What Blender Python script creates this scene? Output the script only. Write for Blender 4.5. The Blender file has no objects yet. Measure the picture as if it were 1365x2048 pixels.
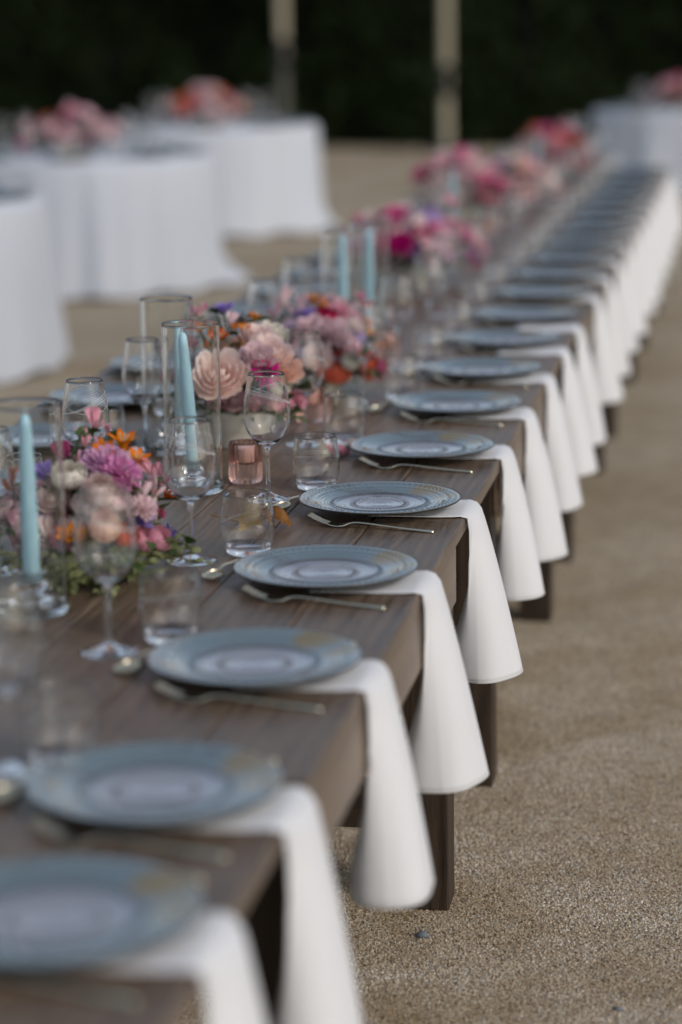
import bpy, math, random
from mathutils import Vector, Matrix, noise
sc = bpy.context.scene
R = math.radians
# ------------------------------------------------------------------ camera
cam_data = bpy.data.cameras.new('camera'); camera = bpy.data.objects.new('camera', cam_data)
sc.collection.objects.link(camera); sc.camera = camera
camera.matrix_world = Matrix(((0.9848473, -0.02139149, 0.17209937, 0.54366316),
                              (0.17281087, 0.20440342, -0.96351214, -2.15133118),
                              (-0.01456674, 0.97865298, 0.20500284, 1.69148233), (0, 0, 0, 1)))
cam_data.sensor_fit = 'VERTICAL'; cam_data.sensor_height = 36; cam_data.sensor_width = 24
cam_data.lens = 83.17; cam_data.clip_end = 600; cam_data.clip_start = .05
cam_data.dof.use_dof = True; cam_data.dof.focus_distance = 4.53; cam_data.dof.aperture_fstop = 1.45
cam_data.dof.aperture_blades = 0
# ------------------------------------------------------------------ sky and sun
SUN_EL, SUN_AZ = R(33), R(122)          # azimuth measured clockwise from +Y
world = bpy.data.worlds.new('World'); sc.world = world; world.use_nodes = True
wn = world.node_tree.nodes; wl = world.node_tree.links
bg = wn['Background']; sky = wn.new('ShaderNodeTexSky'); sky.sky_type = 'NISHITA'; sky.sun_disc = False
sky.sun_elevation = SUN_EL; sky.sun_rotation = SUN_AZ; sky.air_density = 1.0; sky.dust_density = 2.0; sky.ozone_density = 1.0
hs = wn.new('ShaderNodeHueSaturation'); hs.inputs['Saturation'].default_value = .70
wl.new(sky.outputs[0], hs.inputs['Color']); wl.new(hs.outputs[0], bg.inputs['Color'])
bg.inputs['Strength'].default_value = .14
sun_d = bpy.data.lights.new('sun', 'SUN'); sun_d.energy = 0.85; sun_d.angle = R(10); sun_d.color = (1, .96, .91)
sun = bpy.data.objects.new('sun', sun_d); sc.collection.objects.link(sun)
sun_dir = Vector((math.sin(SUN_AZ) * math.cos(SUN_EL), math.cos(SUN_AZ) * math.cos(SUN_EL), math.sin(SUN_EL)))
sun.rotation_euler = sun_dir.to_track_quat('Z', 'Y').to_euler()
sc.view_settings.view_transform = 'Standard'; sc.view_settings.look = 'None'
sc.view_settings.exposure = -0.08; sc.view_settings.gamma = 1; sc.view_settings.use_curve_mapping = False
sc.render.engine = 'CYCLES'
cy = sc.cycles
cy.max_bounces = 20; cy.transmission_bounces = 18; cy.glossy_bounces = 6; cy.diffuse_bounces = 3; cy.transparent_max_bounces = 24
cy.use_denoising = True; cy.caustics_refractive = True; cy.caustics_reflective = False; cy.blur_glossy = .6
cy.sample_clamp_indirect = 6

# ------------------------------------------------------------------ helpers
COL = sc.collection
class MB:
    """collects faces of one mesh object"""
    def __init__(s): s.v = []; s.f = []; s.m = []; s.uv = {}
    def vert(s, p): s.v.append(tuple(p)); return len(s.v) - 1
    def face(s, idx, m=0, uv=None):
        s.f.append(tuple(idx)); s.m.append(m)
        if uv: s.uv[len(s.f) - 1] = uv
    def grid(s, pts, m=0, close_u=False, close_v=False, uvs=False):
        nu, nv = len(pts), len(pts[0]); b = len(s.v)
        for row in pts:
            for p in row: s.v.append(tuple(p))
        for i in range(nu if close_u else nu - 1):
            for j in range(nv if close_v else nv - 1):
                i2, j2 = (i + 1) % nu, (j + 1) % nv
                s.face((b + i * nv + j, b + i2 * nv + j, b + i2 * nv + j2, b + i * nv + j2), m,
                       ((i / nu, j / (nv - 1)), ((i + 1) / nu, j / (nv - 1)), ((i + 1) / nu, (j + 1) / (nv - 1)), (i / nu, (j + 1) / (nv - 1))) if uvs else None)
    def box(s, lo, hi, bev=0, m=0):
        x0, y0, z0 = lo; x1, y1, z1 = hi; b = len(s.v)
        if bev <= 0:
            for p in ((x0,y0,z0),(x1,y0,z0),(x1,y1,z0),(x0,y1,z0),(x0,y0,z1),(x1,y0,z1),(x1,y1,z1),(x0,y1,z1)): s.v.append(p)
            for f in ((0,3,2,1),(4,5,6,7),(0,1,5,4),(1,2,6,5),(2,3,7,6),(3,0,4,7)): s.face([b + k for k in f], m)
            return
        e = bev                          # chamfer round the vertical and the top edges
        def ring(d, z): return [(x0+d+e*0,y0+e,z),(x0+e,y0+d,z),(x1-e,y0+d,z),(x1-d,y0+e,z),(x1-d,y1-e,z),(x1-e,y1-d,z),(x0+e,y1-d,z),(x0+d,y1-e,z)]
        rings = [ring(0, z0), ring(0, z1 - e), ring(e * .95, z1)]
        for r_ in rings: s.v.extend(r_)
        for k in range(2):
            for j in range(8): s.face((b+k*8+j, b+k*8+(j+1)%8, b+(k+1)*8+(j+1)%8, b+(k+1)*8+j), m)
        s.face([b + 16 + j for j in range(8)], m); s.face([b + 7 - j for j in range(8)], m)
    def lathe(s, prof, n=32, m=0, fn=None, c=(0, 0, 0)):
        b = len(s.v); L = len(prof)
        for j, (r, z) in enumerate(prof):
            for k in range(n):
                a = 2 * math.pi * k / n
                rr, zz = (r, z) if fn is None else fn(r, z, a, j)
                s.v.append((c[0] + rr * math.cos(a), c[1] + rr * math.sin(a), c[2] + zz))
        for j in range(L - 1):
            for k in range(n):
                k2 = (k + 1) % n
                s.face((b + j*n + k, b + j*n + k2, b + (j+1)*n + k2, b + (j+1)*n + k), m)
    def cap(s, r, z, n=32, up=True, m=0, c=(0, 0, 0)):
        b = len(s.v)
        for k in range(n):
            a = 2 * math.pi * k / n; s.v.append((c[0] + r * math.cos(a), c[1] + r * math.sin(a), c[2] + z))
        s.face([b + k for k in (range(n) if up else reversed(range(n)))], m)
    def tube(s, pts, rad, n=6, m=0):
        pts = [Vector(p) for p in pts]; rows = []
        up = Vector((0, 0, 1))
        for i, p in enumerate(pts):
            t = (pts[min(i + 1, len(pts) - 1)] - pts[max(i - 1, 0)]).normalized()
            a = t.cross(up) if abs(t.dot(up)) < .95 else t.cross(Vector((1, 0, 0)))
            a.normalize(); c_ = a.cross(t)
            r = rad[i] if isinstance(rad, (list, tuple)) else rad
            rows.append([p + (a * math.cos(2*math.pi*k/n) + c_ * math.sin(2*math.pi*k/n)) * r for k in range(n)])
        s.grid(rows, m, close_v=True)
    def build(s, name, mats, parent=None, smooth=True, loc=None, sharp=None):
        me = bpy.data.meshes.new(name); me.from_pydata(s.v, [], s.f)
        for mt in (mats if isinstance(mats, (list, tuple)) else [mats]): me.materials.append(mt)
        if any(s.m): me.polygons.foreach_set('material_index', s.m)
        if s.uv:
            l = me.uv_layers.new(name='uv')
            for fi, uv in s.uv.items():
                for li, w in zip(me.polygons[fi].loop_indices, uv): l.data[li].uv = w
        if smooth: me.polygons.foreach_set('use_smooth', [True] * len(s.f))
        me.update()
        if smooth and sharp: me.set_sharp_from_angle(angle=R(sharp))
        o = bpy.data.objects.new(name, me); COL.objects.link(o)
        if parent: o.parent = parent
        if loc: o.location = loc
        return o
def tag(o, label=None, cat=None, group=None, kind=None):
    for k, v in (('label', label), ('category', cat), ('group', group), ('kind', kind)):
        if v: o[k] = v
    return o
def empty(name, loc, rz=0, label=None, cat=None, group=None):
    o = bpy.data.objects.new(name, None); COL.objects.link(o); o.location = loc; o.rotation_euler.z = rz
    o.empty_display_size = .05
    return tag(o, label, cat, group)
def copy_tree(o, parent=None):
    c = o.copy(); COL.objects.link(c)
    if parent: c.parent = parent
    for ch in list(o.children): copy_tree(ch, c)
    return c
ORD = ['first','second','third','fourth','fifth','sixth','seventh','eighth','ninth','tenth','eleventh','twelfth','thirteenth','fourteenth',
       'fifteenth','sixteenth','seventeenth','eighteenth','nineteenth','twentieth','twenty-first','twenty-second','twenty-third']

# ------------------------------------------------------------------ materials
def mat(name):
    m = bpy.data.materials.new(name); m.use_nodes = True
    return m, m.node_tree.nodes, m.node_tree.links, m.node_tree.nodes['Principled BSDF']
def setp(b, **k):
    for n, v in k.items():
        n = n.replace('_', ' ')
        if n in b.inputs: b.inputs[n].default_value = v
def ramp(n, stops):
    r = n.new('ShaderNodeValToRGB'); e = r.color_ramp.elements
    while len(e) < len(stops): e.new(.5)
    for k, (p, c) in enumerate(stops): e[k].position = p; e[k].color = (*c, 1)
    return r
def noise_n(n, l, scale, detail=4, rough=.55, co=None, vec=None, dist=0):
    t = n.new('ShaderNodeTexNoise'); t.inputs['Scale'].default_value = scale; t.inputs['Detail'].default_value = detail
    t.inputs['Roughness'].default_value = rough; t.inputs['Distortion'].default_value = dist
    if co: 
        if vec:
            mp = n.new('ShaderNodeMapping'); mp.inputs['Scale'].default_value = vec; l.new(co, mp.inputs['Vector']); l.new(mp.outputs[0], t.inputs['Vector'])
        else: l.new(co, t.inputs['Vector'])
    return t
def bump(n, l, h, dist, b, strength=1):
    bp = n.new('ShaderNodeBump'); bp.inputs['Distance'].default_value = dist; bp.inputs['Strength'].default_value = strength
    l.new(h, bp.inputs['Height']); l.new(bp.outputs[0], b.inputs['Normal']); return bp
def wood(name, stops, rough=.38, rbump=.0012):
    m, n, l, b = mat(name); tc = n.new('ShaderNodeTexCoord'); oi = n.new('ShaderNodeObjectInfo')
    add = n.new('ShaderNodeVectorMath'); mul = n.new('ShaderNodeVectorMath'); mul.operation = 'SCALE'; mul.inputs[0].default_value = (7.3, 3.1, 5.7)
    l.new(oi.outputs['Random'], mul.inputs['Scale']); l.new(tc.outputs['Object'], add.inputs[0]); l.new(mul.outputs[0], add.inputs[1])
    co = add.outputs[0]
    warp = noise_n(n, l, 2.2, 2, co=co, vec=(3, .5, 3))
    wmix = n.new('ShaderNodeVectorMath'); wmix.operation = 'MULTIPLY_ADD'; wmix.inputs[1].default_value = (.05, .02, .05)
    l.new(warp.outputs['Color'], wmix.inputs[0]); l.new(co, wmix.inputs[2])
    g1 = noise_n(n, l, 9, 6, .62, wmix.outputs[0], (9, .55, 9)); g2 = noise_n(n, l, 60, 4, .6, wmix.outputs[0], (7, .28, 7))
    wv = n.new('ShaderNodeTexWave'); wv.bands_direction = 'X'; wv.inputs['Scale'].default_value = 14; wv.inputs['Distortion'].default_value = 7; wv.inputs['Detail'].default_value = 3
    wv.inputs['Detail Scale'].default_value = .6
    mp = n.new('ShaderNodeMapping'); mp.inputs['Scale'].default_value = (1, .09, 1); l.new(wmix.outputs[0], mp.inputs[0]); l.new(mp.outputs[0], wv.inputs['Vector'])
    a = n.new('ShaderNodeMath'); a.operation = 'MULTIPLY_ADD'; a.inputs[1].default_value = .45; l.new(g2.outputs['Fac'], a.inputs[0]); l.new(g1.outputs['Fac'], a.inputs[2])
    a2 = n.new('ShaderNodeMath'); a2.operation = 'MULTIPLY_ADD'; a2.inputs[1].default_value = .10; l.new(wv.outputs['Fac'], a2.inputs[0]); l.new(a.outputs[0], a2.inputs[2])
    a3 = n.new('ShaderNodeMath'); a3.operation = 'MULTIPLY_ADD'; a3.inputs[1].default_value = .16; l.new(oi.outputs['Random'], a3.inputs[0]); l.new(a2.outputs[0], a3.inputs[2])
    rp = ramp(n, stops); l.new(a3.outputs[0], rp.inputs[0]); l.new(rp.outputs[0], b.inputs['Base Color'])
    rr = n.new('ShaderNodeMapRange'); rr.inputs['From Min'].default_value = .3; rr.inputs['From Max'].default_value = 1.1
    rr.inputs['To Min'].default_value = rough - .08; rr.inputs['To Max'].default_value = rough + .14
    l.new(g1.outputs['Fac'], rr.inputs[0]); l.new(rr.outputs[0], b.inputs['Roughness'])
    bump(n, l, a2.outputs[0], rbump, b, .8); setp(b, Specular_IOR_Level=.42)
    return m
M = {}
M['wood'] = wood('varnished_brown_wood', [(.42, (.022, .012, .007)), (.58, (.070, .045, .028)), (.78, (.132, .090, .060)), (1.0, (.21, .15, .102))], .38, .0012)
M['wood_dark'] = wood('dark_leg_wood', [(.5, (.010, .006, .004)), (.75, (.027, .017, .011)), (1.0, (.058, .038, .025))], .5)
def ground_mat():
    m, n, l, b = mat('gravelly_sand'); tc = n.new('ShaderNodeTexCoord'); co = tc.outputs['Object']
    big = noise_n(n, l, .9, 5, .6, co); mid = noise_n(n, l, 9, 5, .65, co); fine = n.new('ShaderNodeTexVoronoi'); fine.inputs['Scale'].default_value = 170
    l.new(co, fine.inputs['Vector'])
    r1 = ramp(n, [(.3, (.33, .252, .165)), (.5, (.42, .348, .25)), (.7, (.47, .405, .31))]); l.new(big.outputs['Fac'], r1.inputs[0])
    r2 = ramp(n, [(.25, (.78, .78, .78)), (.75, (1.18, 1.17, 1.15))]); l.new(mid.outputs['Fac'], r2.inputs[0])
    mx = n.new('ShaderNodeMix'); mx.data_type = 'RGBA'; mx.blend_type = 'MULTIPLY'; mx.inputs[0].default_value = 1
    l.new(r1.outputs[0], mx.inputs[6]); l.new(r2.outputs[0], mx.inputs[7])
    hs_ = n.new('ShaderNodeMix'); hs_.data_type = 'RGBA'; hs_.blend_type = 'MULTIPLY'; hs_.inputs[0].default_value = .8
    r3 = ramp(n, [(0, (.75, .75, .75)), (1, (1.3, 1.29, 1.27))]); l.new(fine.outputs['Color'], r3.inputs[0])
    l.new(mx.outputs[2], hs_.inputs[6]); l.new(r3.outputs[0], hs_.inputs[7]); l.new(hs_.outputs[2], b.inputs['Base Color'])
    setp(b, Roughness=.95, Specular_IOR_Level=.2)
    ad = n.new('ShaderNodeMath'); ad.operation = 'SUBTRACT'; mm = n.new('ShaderNodeMath'); mm.operation = 'MULTIPLY'; mm.inputs[1].default_value = .45; l.new(mid.outputs['Fac'], mm.inputs[0]); l.new(mm.outputs[0], ad.inputs[0]); l.new(fine.outputs['Distance'], ad.inputs[1])
    bump(n, l, ad.outputs[0], .004, b, .7); return m
M['ground'] = ground_mat()
def grain_mat():
    m, n, l, b = mat('gravel_grains'); oi = n.new('ShaderNodeObjectInfo')
    r_ = ramp(n, [(0, (.13, .09, .06)), (.2, (.34, .265, .18)), (.45, (.52, .44, .335)), (.7, (.66, .59, .48)), (.88, (.40, .39, .37)), (1, (.85, .82, .76))])
    l.new(oi.outputs['Random'], r_.inputs[0])
    tc = n.new('ShaderNodeTexCoord'); geo = n.new('ShaderNodeNewGeometry')
    big = noise_n(n, l, 2.6, 4, .6, geo.outputs['Position']); rb = ramp(n, [(.36, (.66, .56, .42)), (.60, (1.02, 1.0, .98))]); l.new(big.outputs['Fac'], rb.inputs[0])
    mx = n.new('ShaderNodeMix'); mx.data_type = 'RGBA'; mx.blend_type = 'MULTIPLY'; mx.inputs[0].default_value = 1
    l.new(r_.outputs[0], mx.inputs[6]); l.new(rb.outputs[0], mx.inputs[7]); l.new(mx.outputs[2], b.inputs['Base Color'])
    setp(b, Roughness=.85, Specular_IOR_Level=.3); return m
M['grain'] = grain_mat()
def cloth(name, col, weave=900, bumpd=.0004, rough=.85):
    m, n, l, b = mat(name); tc = n.new('ShaderNodeTexCoord'); co = tc.outputs['Object']
    nz = noise_n(n, l, weave, 2, .6, co); nb = noise_n(n, l, 7, 3, .5, co)
    ad = n.new('ShaderNodeMath'); ad.operation = 'MULTIPLY_ADD'; ad.inputs[1].default_value = 8; l.new(nb.outputs['Fac'], ad.inputs[0]); l.new(nz.outputs['Fac'], ad.inputs[2])
    bump(n, l, ad.outputs[0], bumpd, b, .7); setp(b, Base_Color=(*col, 1), Roughness=rough, Sheen_Weight=.25, Specular_IOR_Level=.2, Sheen_Roughness=.5)
    return m
M['napkin'] = cloth('white_napkin_cotton', (.75, .752, .765))
M['tablecloth'] = cloth('white_tablecloth_linen', (.59, .625, .69), 300, .001)
def glass(name, col=(1, 1, 1), rough=0.0, ior=1.5):
    m, n, l, b = mat(name); n.remove(b); g_ = n.new('ShaderNodeBsdfGlass'); g_.inputs['Color'].default_value = (*col, 1)
    g_.inputs['Roughness'].default_value = rough; g_.inputs['IOR'].default_value = ior
    l.new(g_.outputs[0], n['Material Output'].inputs['Surface']); return m
M['glass'] = glass('clear_glass', (1, 1, 1), 0, 1.43); M['glass_green'] = glass('clear_cylinder_glass', (.994, 1, .998), 0, 1.40)
M['glass_pink'] = glass('pink_ribbed_glass', (.985, .86, .825), .01); M['crystal'] = glass('crystal_glass', (1, 1, 1), 0, 1.52)
def plain(name, col, rough=.5, metal=0, **k):
    m, n, l, b = mat(name); setp(b, Base_Color=(*col, 1), Roughness=rough, Metallic=metal, **k); return m
M['etch'] = plain('etched_line', (.85, .87, .88), .5)
def metal_mat(name, col, rough):
    m, n, l, b = mat(name); tc = n.new('ShaderNodeTexCoord'); nz = noise_n(n, l, 40, 4, .6, tc.outputs['Object'], (1, 12, 12))
    mr = n.new('ShaderNodeMapRange'); mr.inputs['To Min'].default_value = rough - .07; mr.inputs['To Max'].default_value = rough + .1
    l.new(nz.outputs['Fac'], mr.inputs[0]); l.new(mr.outputs[0], b.inputs['Roughness']); setp(b, Base_Color=(*col, 1), Metallic=1.0); return m
M['cutlery'] = metal_mat('champagne_steel', (.82, .73, .52), .25)
def wax(name, col):
    m, n, l, b = mat(name); setp(b, Base_Color=(*col, 1), Roughness=.45, Subsurface_Weight=.25, Subsurface_Scale=.01); return m
M['wax_blue'] = wax('pale_blue_wax', (.46, .73, .83)); M['wax_white'] = wax('white_wax', (.8, .76, .72)); M['wick'] = plain('wick', (.7, .68, .62), .9)
def plate_mat():
    m, n, l, b = mat('blue_grey_pressed_glass'); tc = n.new('ShaderNodeTexCoord'); oi = n.new('ShaderNodeObjectInfo'); co = tc.outputs['Object']
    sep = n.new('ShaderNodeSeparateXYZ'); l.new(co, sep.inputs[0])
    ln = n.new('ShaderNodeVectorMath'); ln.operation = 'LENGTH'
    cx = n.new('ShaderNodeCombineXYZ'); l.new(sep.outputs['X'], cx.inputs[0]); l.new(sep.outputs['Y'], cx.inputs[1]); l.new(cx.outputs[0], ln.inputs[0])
    base = ramp(n, [(.0, (.46, .45, .47)), (.285, (.44, .43, .45)), (.305, (.12, .10, .08)), (.33, (.42, .41, .43)), (.50, (.36, .36, .38)), (.57, (.10, .115, .12)), (.62, (.21, .27, .28)), (.84, (.21, .29, .30)), (.95, (.30, .34, .33)), (1, (.08, .075, .06))])  # pale well: the sky's reflection is painted into the base colour
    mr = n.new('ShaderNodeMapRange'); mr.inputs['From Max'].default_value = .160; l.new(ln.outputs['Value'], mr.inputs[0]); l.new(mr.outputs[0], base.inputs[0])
    # amber patches at set spots of the base colour, broken up by noise
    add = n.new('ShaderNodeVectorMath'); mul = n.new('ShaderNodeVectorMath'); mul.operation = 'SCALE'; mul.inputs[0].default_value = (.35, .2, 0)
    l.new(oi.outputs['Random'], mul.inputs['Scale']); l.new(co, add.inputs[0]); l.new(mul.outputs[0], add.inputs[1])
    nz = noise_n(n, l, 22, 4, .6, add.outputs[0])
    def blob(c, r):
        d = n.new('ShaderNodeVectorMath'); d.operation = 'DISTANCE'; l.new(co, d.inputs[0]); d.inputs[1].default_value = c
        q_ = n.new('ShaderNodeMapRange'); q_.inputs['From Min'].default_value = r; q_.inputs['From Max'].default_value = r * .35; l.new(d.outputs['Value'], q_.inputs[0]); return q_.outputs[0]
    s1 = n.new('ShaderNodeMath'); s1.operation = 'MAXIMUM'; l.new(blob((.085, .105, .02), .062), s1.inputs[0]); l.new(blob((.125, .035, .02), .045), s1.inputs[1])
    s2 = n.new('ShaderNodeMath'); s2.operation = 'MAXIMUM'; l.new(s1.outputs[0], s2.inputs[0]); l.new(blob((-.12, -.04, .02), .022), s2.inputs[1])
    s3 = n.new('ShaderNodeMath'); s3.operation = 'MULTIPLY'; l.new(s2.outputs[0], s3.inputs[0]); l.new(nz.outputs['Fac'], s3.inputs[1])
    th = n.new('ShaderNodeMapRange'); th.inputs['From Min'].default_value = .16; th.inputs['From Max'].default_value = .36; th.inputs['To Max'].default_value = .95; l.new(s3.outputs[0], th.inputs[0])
    nb = noise_n(n, l, 9, 5, .65, add.outputs[0], (1, 1.6, 1)); nb.inputs['Distortion'].default_value = .8
    tb = n.new('ShaderNodeMapRange'); tb.inputs['From Min'].default_value = .54; tb.inputs['From Max'].default_value = .70; tb.inputs['To Max'].default_value = .8; l.new(nb.outputs['Fac'], tb.inputs[0])
    bm = n.new('ShaderNodeMix'); bm.data_type = 'RGBA'; bm.inputs[7].default_value = (.085, .058, .036, 1); l.new(tb.outputs[0], bm.inputs[0]); l.new(base.outputs[0], bm.inputs[6])
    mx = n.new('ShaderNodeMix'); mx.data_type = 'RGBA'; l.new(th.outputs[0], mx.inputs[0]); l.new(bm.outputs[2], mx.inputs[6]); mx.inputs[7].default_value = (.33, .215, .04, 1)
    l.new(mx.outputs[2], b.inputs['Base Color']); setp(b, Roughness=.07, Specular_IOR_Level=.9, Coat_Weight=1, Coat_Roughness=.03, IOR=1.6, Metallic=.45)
    return m
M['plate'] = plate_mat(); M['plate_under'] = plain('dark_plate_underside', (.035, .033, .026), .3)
def petal_mat(name, tip, base, trans=.24):
    m, n, l, b = mat('petal_' + name); uv = n.new('ShaderNodeUVMap'); uv.uv_map = 'uv'; sep = n.new('ShaderNodeSeparateXYZ'); l.new(uv.outputs[0], sep.inputs[0])
    rp = ramp(n, [(0, base), (.55, tuple(.35 * a + .65 * c for a, c in zip(base, tip))), (1, tip)]); l.new(sep.outputs['Y'], rp.inputs[0])
    oi = n.new('ShaderNodeObjectInfo'); hsv = n.new('ShaderNodeHueSaturation'); mr = n.new('ShaderNodeMapRange'); mr.inputs['To Min'].default_value = 1.0; mr.inputs['To Max'].default_value = 1.16; hsv.inputs['Saturation'].default_value = 1.12
    l.new(oi.outputs['Random'], mr.inputs[0]); l.new(mr.outputs[0], hsv.inputs['Value']); l.new(rp.outputs[0], hsv.inputs['Color'])
    tr = n.new('ShaderNodeBsdfTranslucent'); ms = n.new('ShaderNodeMixShader'); ms.inputs[0].default_value = trans
    tc = n.new('ShaderNodeTexCoord'); nz = noise_n(n, l, 18, 3, .6, tc.outputs['Object']); bump(n, l, nz.outputs['Fac'], .02, b, .5)
    l.new(hsv.outputs[0], b.inputs['Base Color']); l.new(hsv.outputs[0], tr.inputs['Color']); setp(b, Roughness=.6, Specular_IOR_Level=.25)
    l.new(b.outputs[0], ms.inputs[1]); l.new(tr.outputs[0], ms.inputs[2]); l.new(ms.outputs[0], n['Material Output'].inputs['Surface']); return m
PC = dict(pink=((.88,.48,.58),(.72,.45,.45)), palepink=((.90,.70,.74),(.78,.62,.58)), hotpink=((.82,.20,.40),(.60,.2,.3)), magenta=((.55,.03,.22),(.3,.02,.12)),
    orange=((.80,.20,.04),(.80,.42,.05)), tangerine=((.80,.25,.01),(.75,.3,.02)), redorange=((.72,.11,.03),(.6,.2,.03)), coral=((.78,.25,.18),(.7,.3,.2)),
    blush=((.92,.79,.75),(.86,.58,.55)), blushdeep=((.94,.83,.77),(.84,.50,.44)), peach=((.90,.68,.58),(.84,.48,.38)), cream=((.90,.86,.78),(.72,.62,.42)),
    violet=((.38,.29,.66),(.3,.25,.45)), lilac=((.60,.48,.76),(.6,.5,.65)), mauve=((.80,.50,.70),(.6,.3,.5)), mauvepink=((.78,.36,.60),(.62,.2,.42)),
    crimson=((.45,.012,.08),(.25,.01,.03)), tan=((.50,.27,.18),(.4,.2,.1)))
for k, (a, c) in PC.items(): M['petal_' + k] = petal_mat(k, a, c)
def leaf_mat(name, c1, c2, trans=.3, pos=30):
    m, n, l, b = mat(name); tc = n.new('ShaderNodeTexCoord'); nz = noise_n(n, l, pos, 3, .6, tc.outputs['Object']); rp = ramp(n, [(.3, c1), (.7, c2)]); l.new(nz.outputs['Fac'], rp.inputs[0])
    tr = n.new('ShaderNodeBsdfTranslucent'); ms = n.new('ShaderNodeMixShader'); ms.inputs[0].default_value = trans
    l.new(rp.outputs[0], b.inputs['Base Color']); l.new(rp.outputs[0], tr.inputs['Color']); setp(b, Roughness=.5 if trans > .2 else .9, Specular_IOR_Level=.3 if trans > .2 else .05)
    l.new(b.outputs[0], ms.inputs[1]); l.new(tr.outputs[0], ms.inputs[2]); l.new(ms.outputs[0], n['Material Output'].inputs['Surface']); return m
M['leaf'] = leaf_mat('green_leaf', (.035, .075, .022), (.10, .16, .045)); M['leaf_pale'] = leaf_mat('pale_green_leaf', (.17, .20, .08), (.30, .32, .15))
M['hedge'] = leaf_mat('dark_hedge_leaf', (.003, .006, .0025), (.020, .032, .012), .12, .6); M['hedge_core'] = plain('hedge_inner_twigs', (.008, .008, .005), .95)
M['flower_eye'] = plain('dark_flower_centre', (.02, .01, .02), .8); M['ceramic'] = plain('off_white_ceramic', (.62, .60, .53), .35)
M['dry_leaf'] = leaf_mat('dry_maple_leaf', (.22, .11, .03), (.33, .25, .09), .25, 25); M['brown_leaf'] = leaf_mat('brown_curled_leaf', (.16, .06, .02), (.34, .17, .06), .2, 40); M['stone'] = plain('grey_pebble', (.16, .18, .21), .7); M['stone_dark'] = plain('dark_pebble', (.06, .055, .055), .7)
M['pole'] = wood('pale_post_wood', [(.5, (.28, .245, .17)), (.8, (.41, .37, .27)), (1.0, (.48, .44, .34))], .7); M['bracket'] = plain('black_bracket_metal', (.012, .013, .016), .5)
M['pole_grey'] = plain('grey_painted_pole_foot', (.10, .10, .085), .7)
M['bark'] = plain('dark_bark', (.03, .024, .018), .9)

H = 0.75; TW = 1.22; PITCH = .584356; XP = -.174
rnd = random.Random(7)
# ------------------------------------------------------------------ ground
def hills(x, y): return 0.0
g = MB(); 
g.grid([[(x, y, 0) for y in (-60, -6, 0, 6, 14, 30, 60, 260)] for x in (-160, -40, -10, 0, 10, 40, 160)])
ground = tag(g.build('ground', M['ground'], smooth=False), kind='structure')
# loose gravel grains: geometry nodes scatter on the stretch of ground that the photo shows sharply
def gravel():
    e = MB(); e.grid([[(x, y, 0) for y in (1.0, 2.4, 4.2, 5.6)] for x in (-.75, .0, 1.5)])
    o = tag(e.build('gravel', M['grain'], smooth=False), 'loose beige gravel grains beside the long table', 'gravel', kind='stuff')
    ng = bpy.data.node_groups.new('gravel_scatter', 'GeometryNodeTree'); ng.interface.new_socket('Geometry', in_out='INPUT', socket_type='NodeSocketGeometry')
    ng.interface.new_socket('Geometry', in_out='OUTPUT', socket_type='NodeSocketGeometry')
    n, l = ng.nodes, ng.links; gi = n.new('NodeGroupInput'); go = n.new('NodeGroupOutput')
    d = n.new('GeometryNodeDistributePointsOnFaces'); d.inputs['Density'].default_value = 52000
    ic = n.new('GeometryNodeMeshIcoSphere'); ic.inputs['Radius'].default_value = .0029; ic.inputs['Subdivisions'].default_value = 1
    sm = n.new('GeometryNodeSetMaterial'); sm.inputs['Material'].default_value = M['grain']
    ip = n.new('GeometryNodeInstanceOnPoints'); rr = n.new('FunctionNodeRandomValue'); rr.data_type = 'FLOAT_VECTOR'
    rr.inputs[0].default_value = (0, 0, 0); rr.inputs[1].default_value = (6.28, 6.28, 6.28)
    rs = n.new('FunctionNodeRandomValue'); rs.data_type = 'FLOAT_VECTOR'; rs.inputs[0].default_value = (.45, .45, .4); rs.inputs[1].default_value = (1.35, 1.2, .95)
    pn = n.new('GeometryNodeInputPosition'); sx = n.new('ShaderNodeSeparateXYZ'); mr = n.new('ShaderNodeMapRange')
    mr.inputs['From Min'].default_value = 2.3; mr.inputs['From Max'].default_value = 5.5; mr.inputs['To Min'].default_value = 44000; mr.inputs['To Max'].default_value = 0
    l.new(pn.outputs[0], sx.inputs[0]); l.new(sx.outputs['Y'], mr.inputs[0]); l.new(mr.outputs[0], d.inputs['Density'])
    l.new(gi.outputs[0], d.inputs['Mesh']); l.new(d.outputs['Points'], ip.inputs['Points']); l.new(ic.outputs[0], sm.inputs[0]); l.new(sm.outputs[0], ip.inputs['Instance'])
    l.new(rr.outputs[0], ip.inputs['Rotation']); l.new(rs.outputs[0], ip.inputs['Scale']); l.new(ip.outputs[0], go.inputs[0])
    md = o.modifiers.new('scatter', 'NODES'); md.node_group = ng
gravel()
def pebble(x, y, s, m, label):
    b = MB(); r_ = random.Random(int(x * 1000))
    b.lathe([(s*.02, -s*.1), (s*.5, 0), (s*.62, s*.28), (s*.45, s*.55), (s*.02, s*.66)], 9, fn=lambda r, z, a, j: (r * (1 + .22 * math.sin(a * 2 + j) + r_.uniform(-.06, .06)), z))
    tag(b.build('pebble', m, loc=(x, y, 0)), label, 'pebble', 'stones lying loose on the gravel')
pebble(-.052, 1.985, .018, M['stone'], 'small blue grey stone in front of the table leg near the bottom')
pebble(.44, 3.52, .012, M['stone'], 'small grey stone farthest out on the gravel')
pebble(.33, 1.70, .012, M['stone'], 'pale grey stone low on the gravel near the picture bottom')

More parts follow.
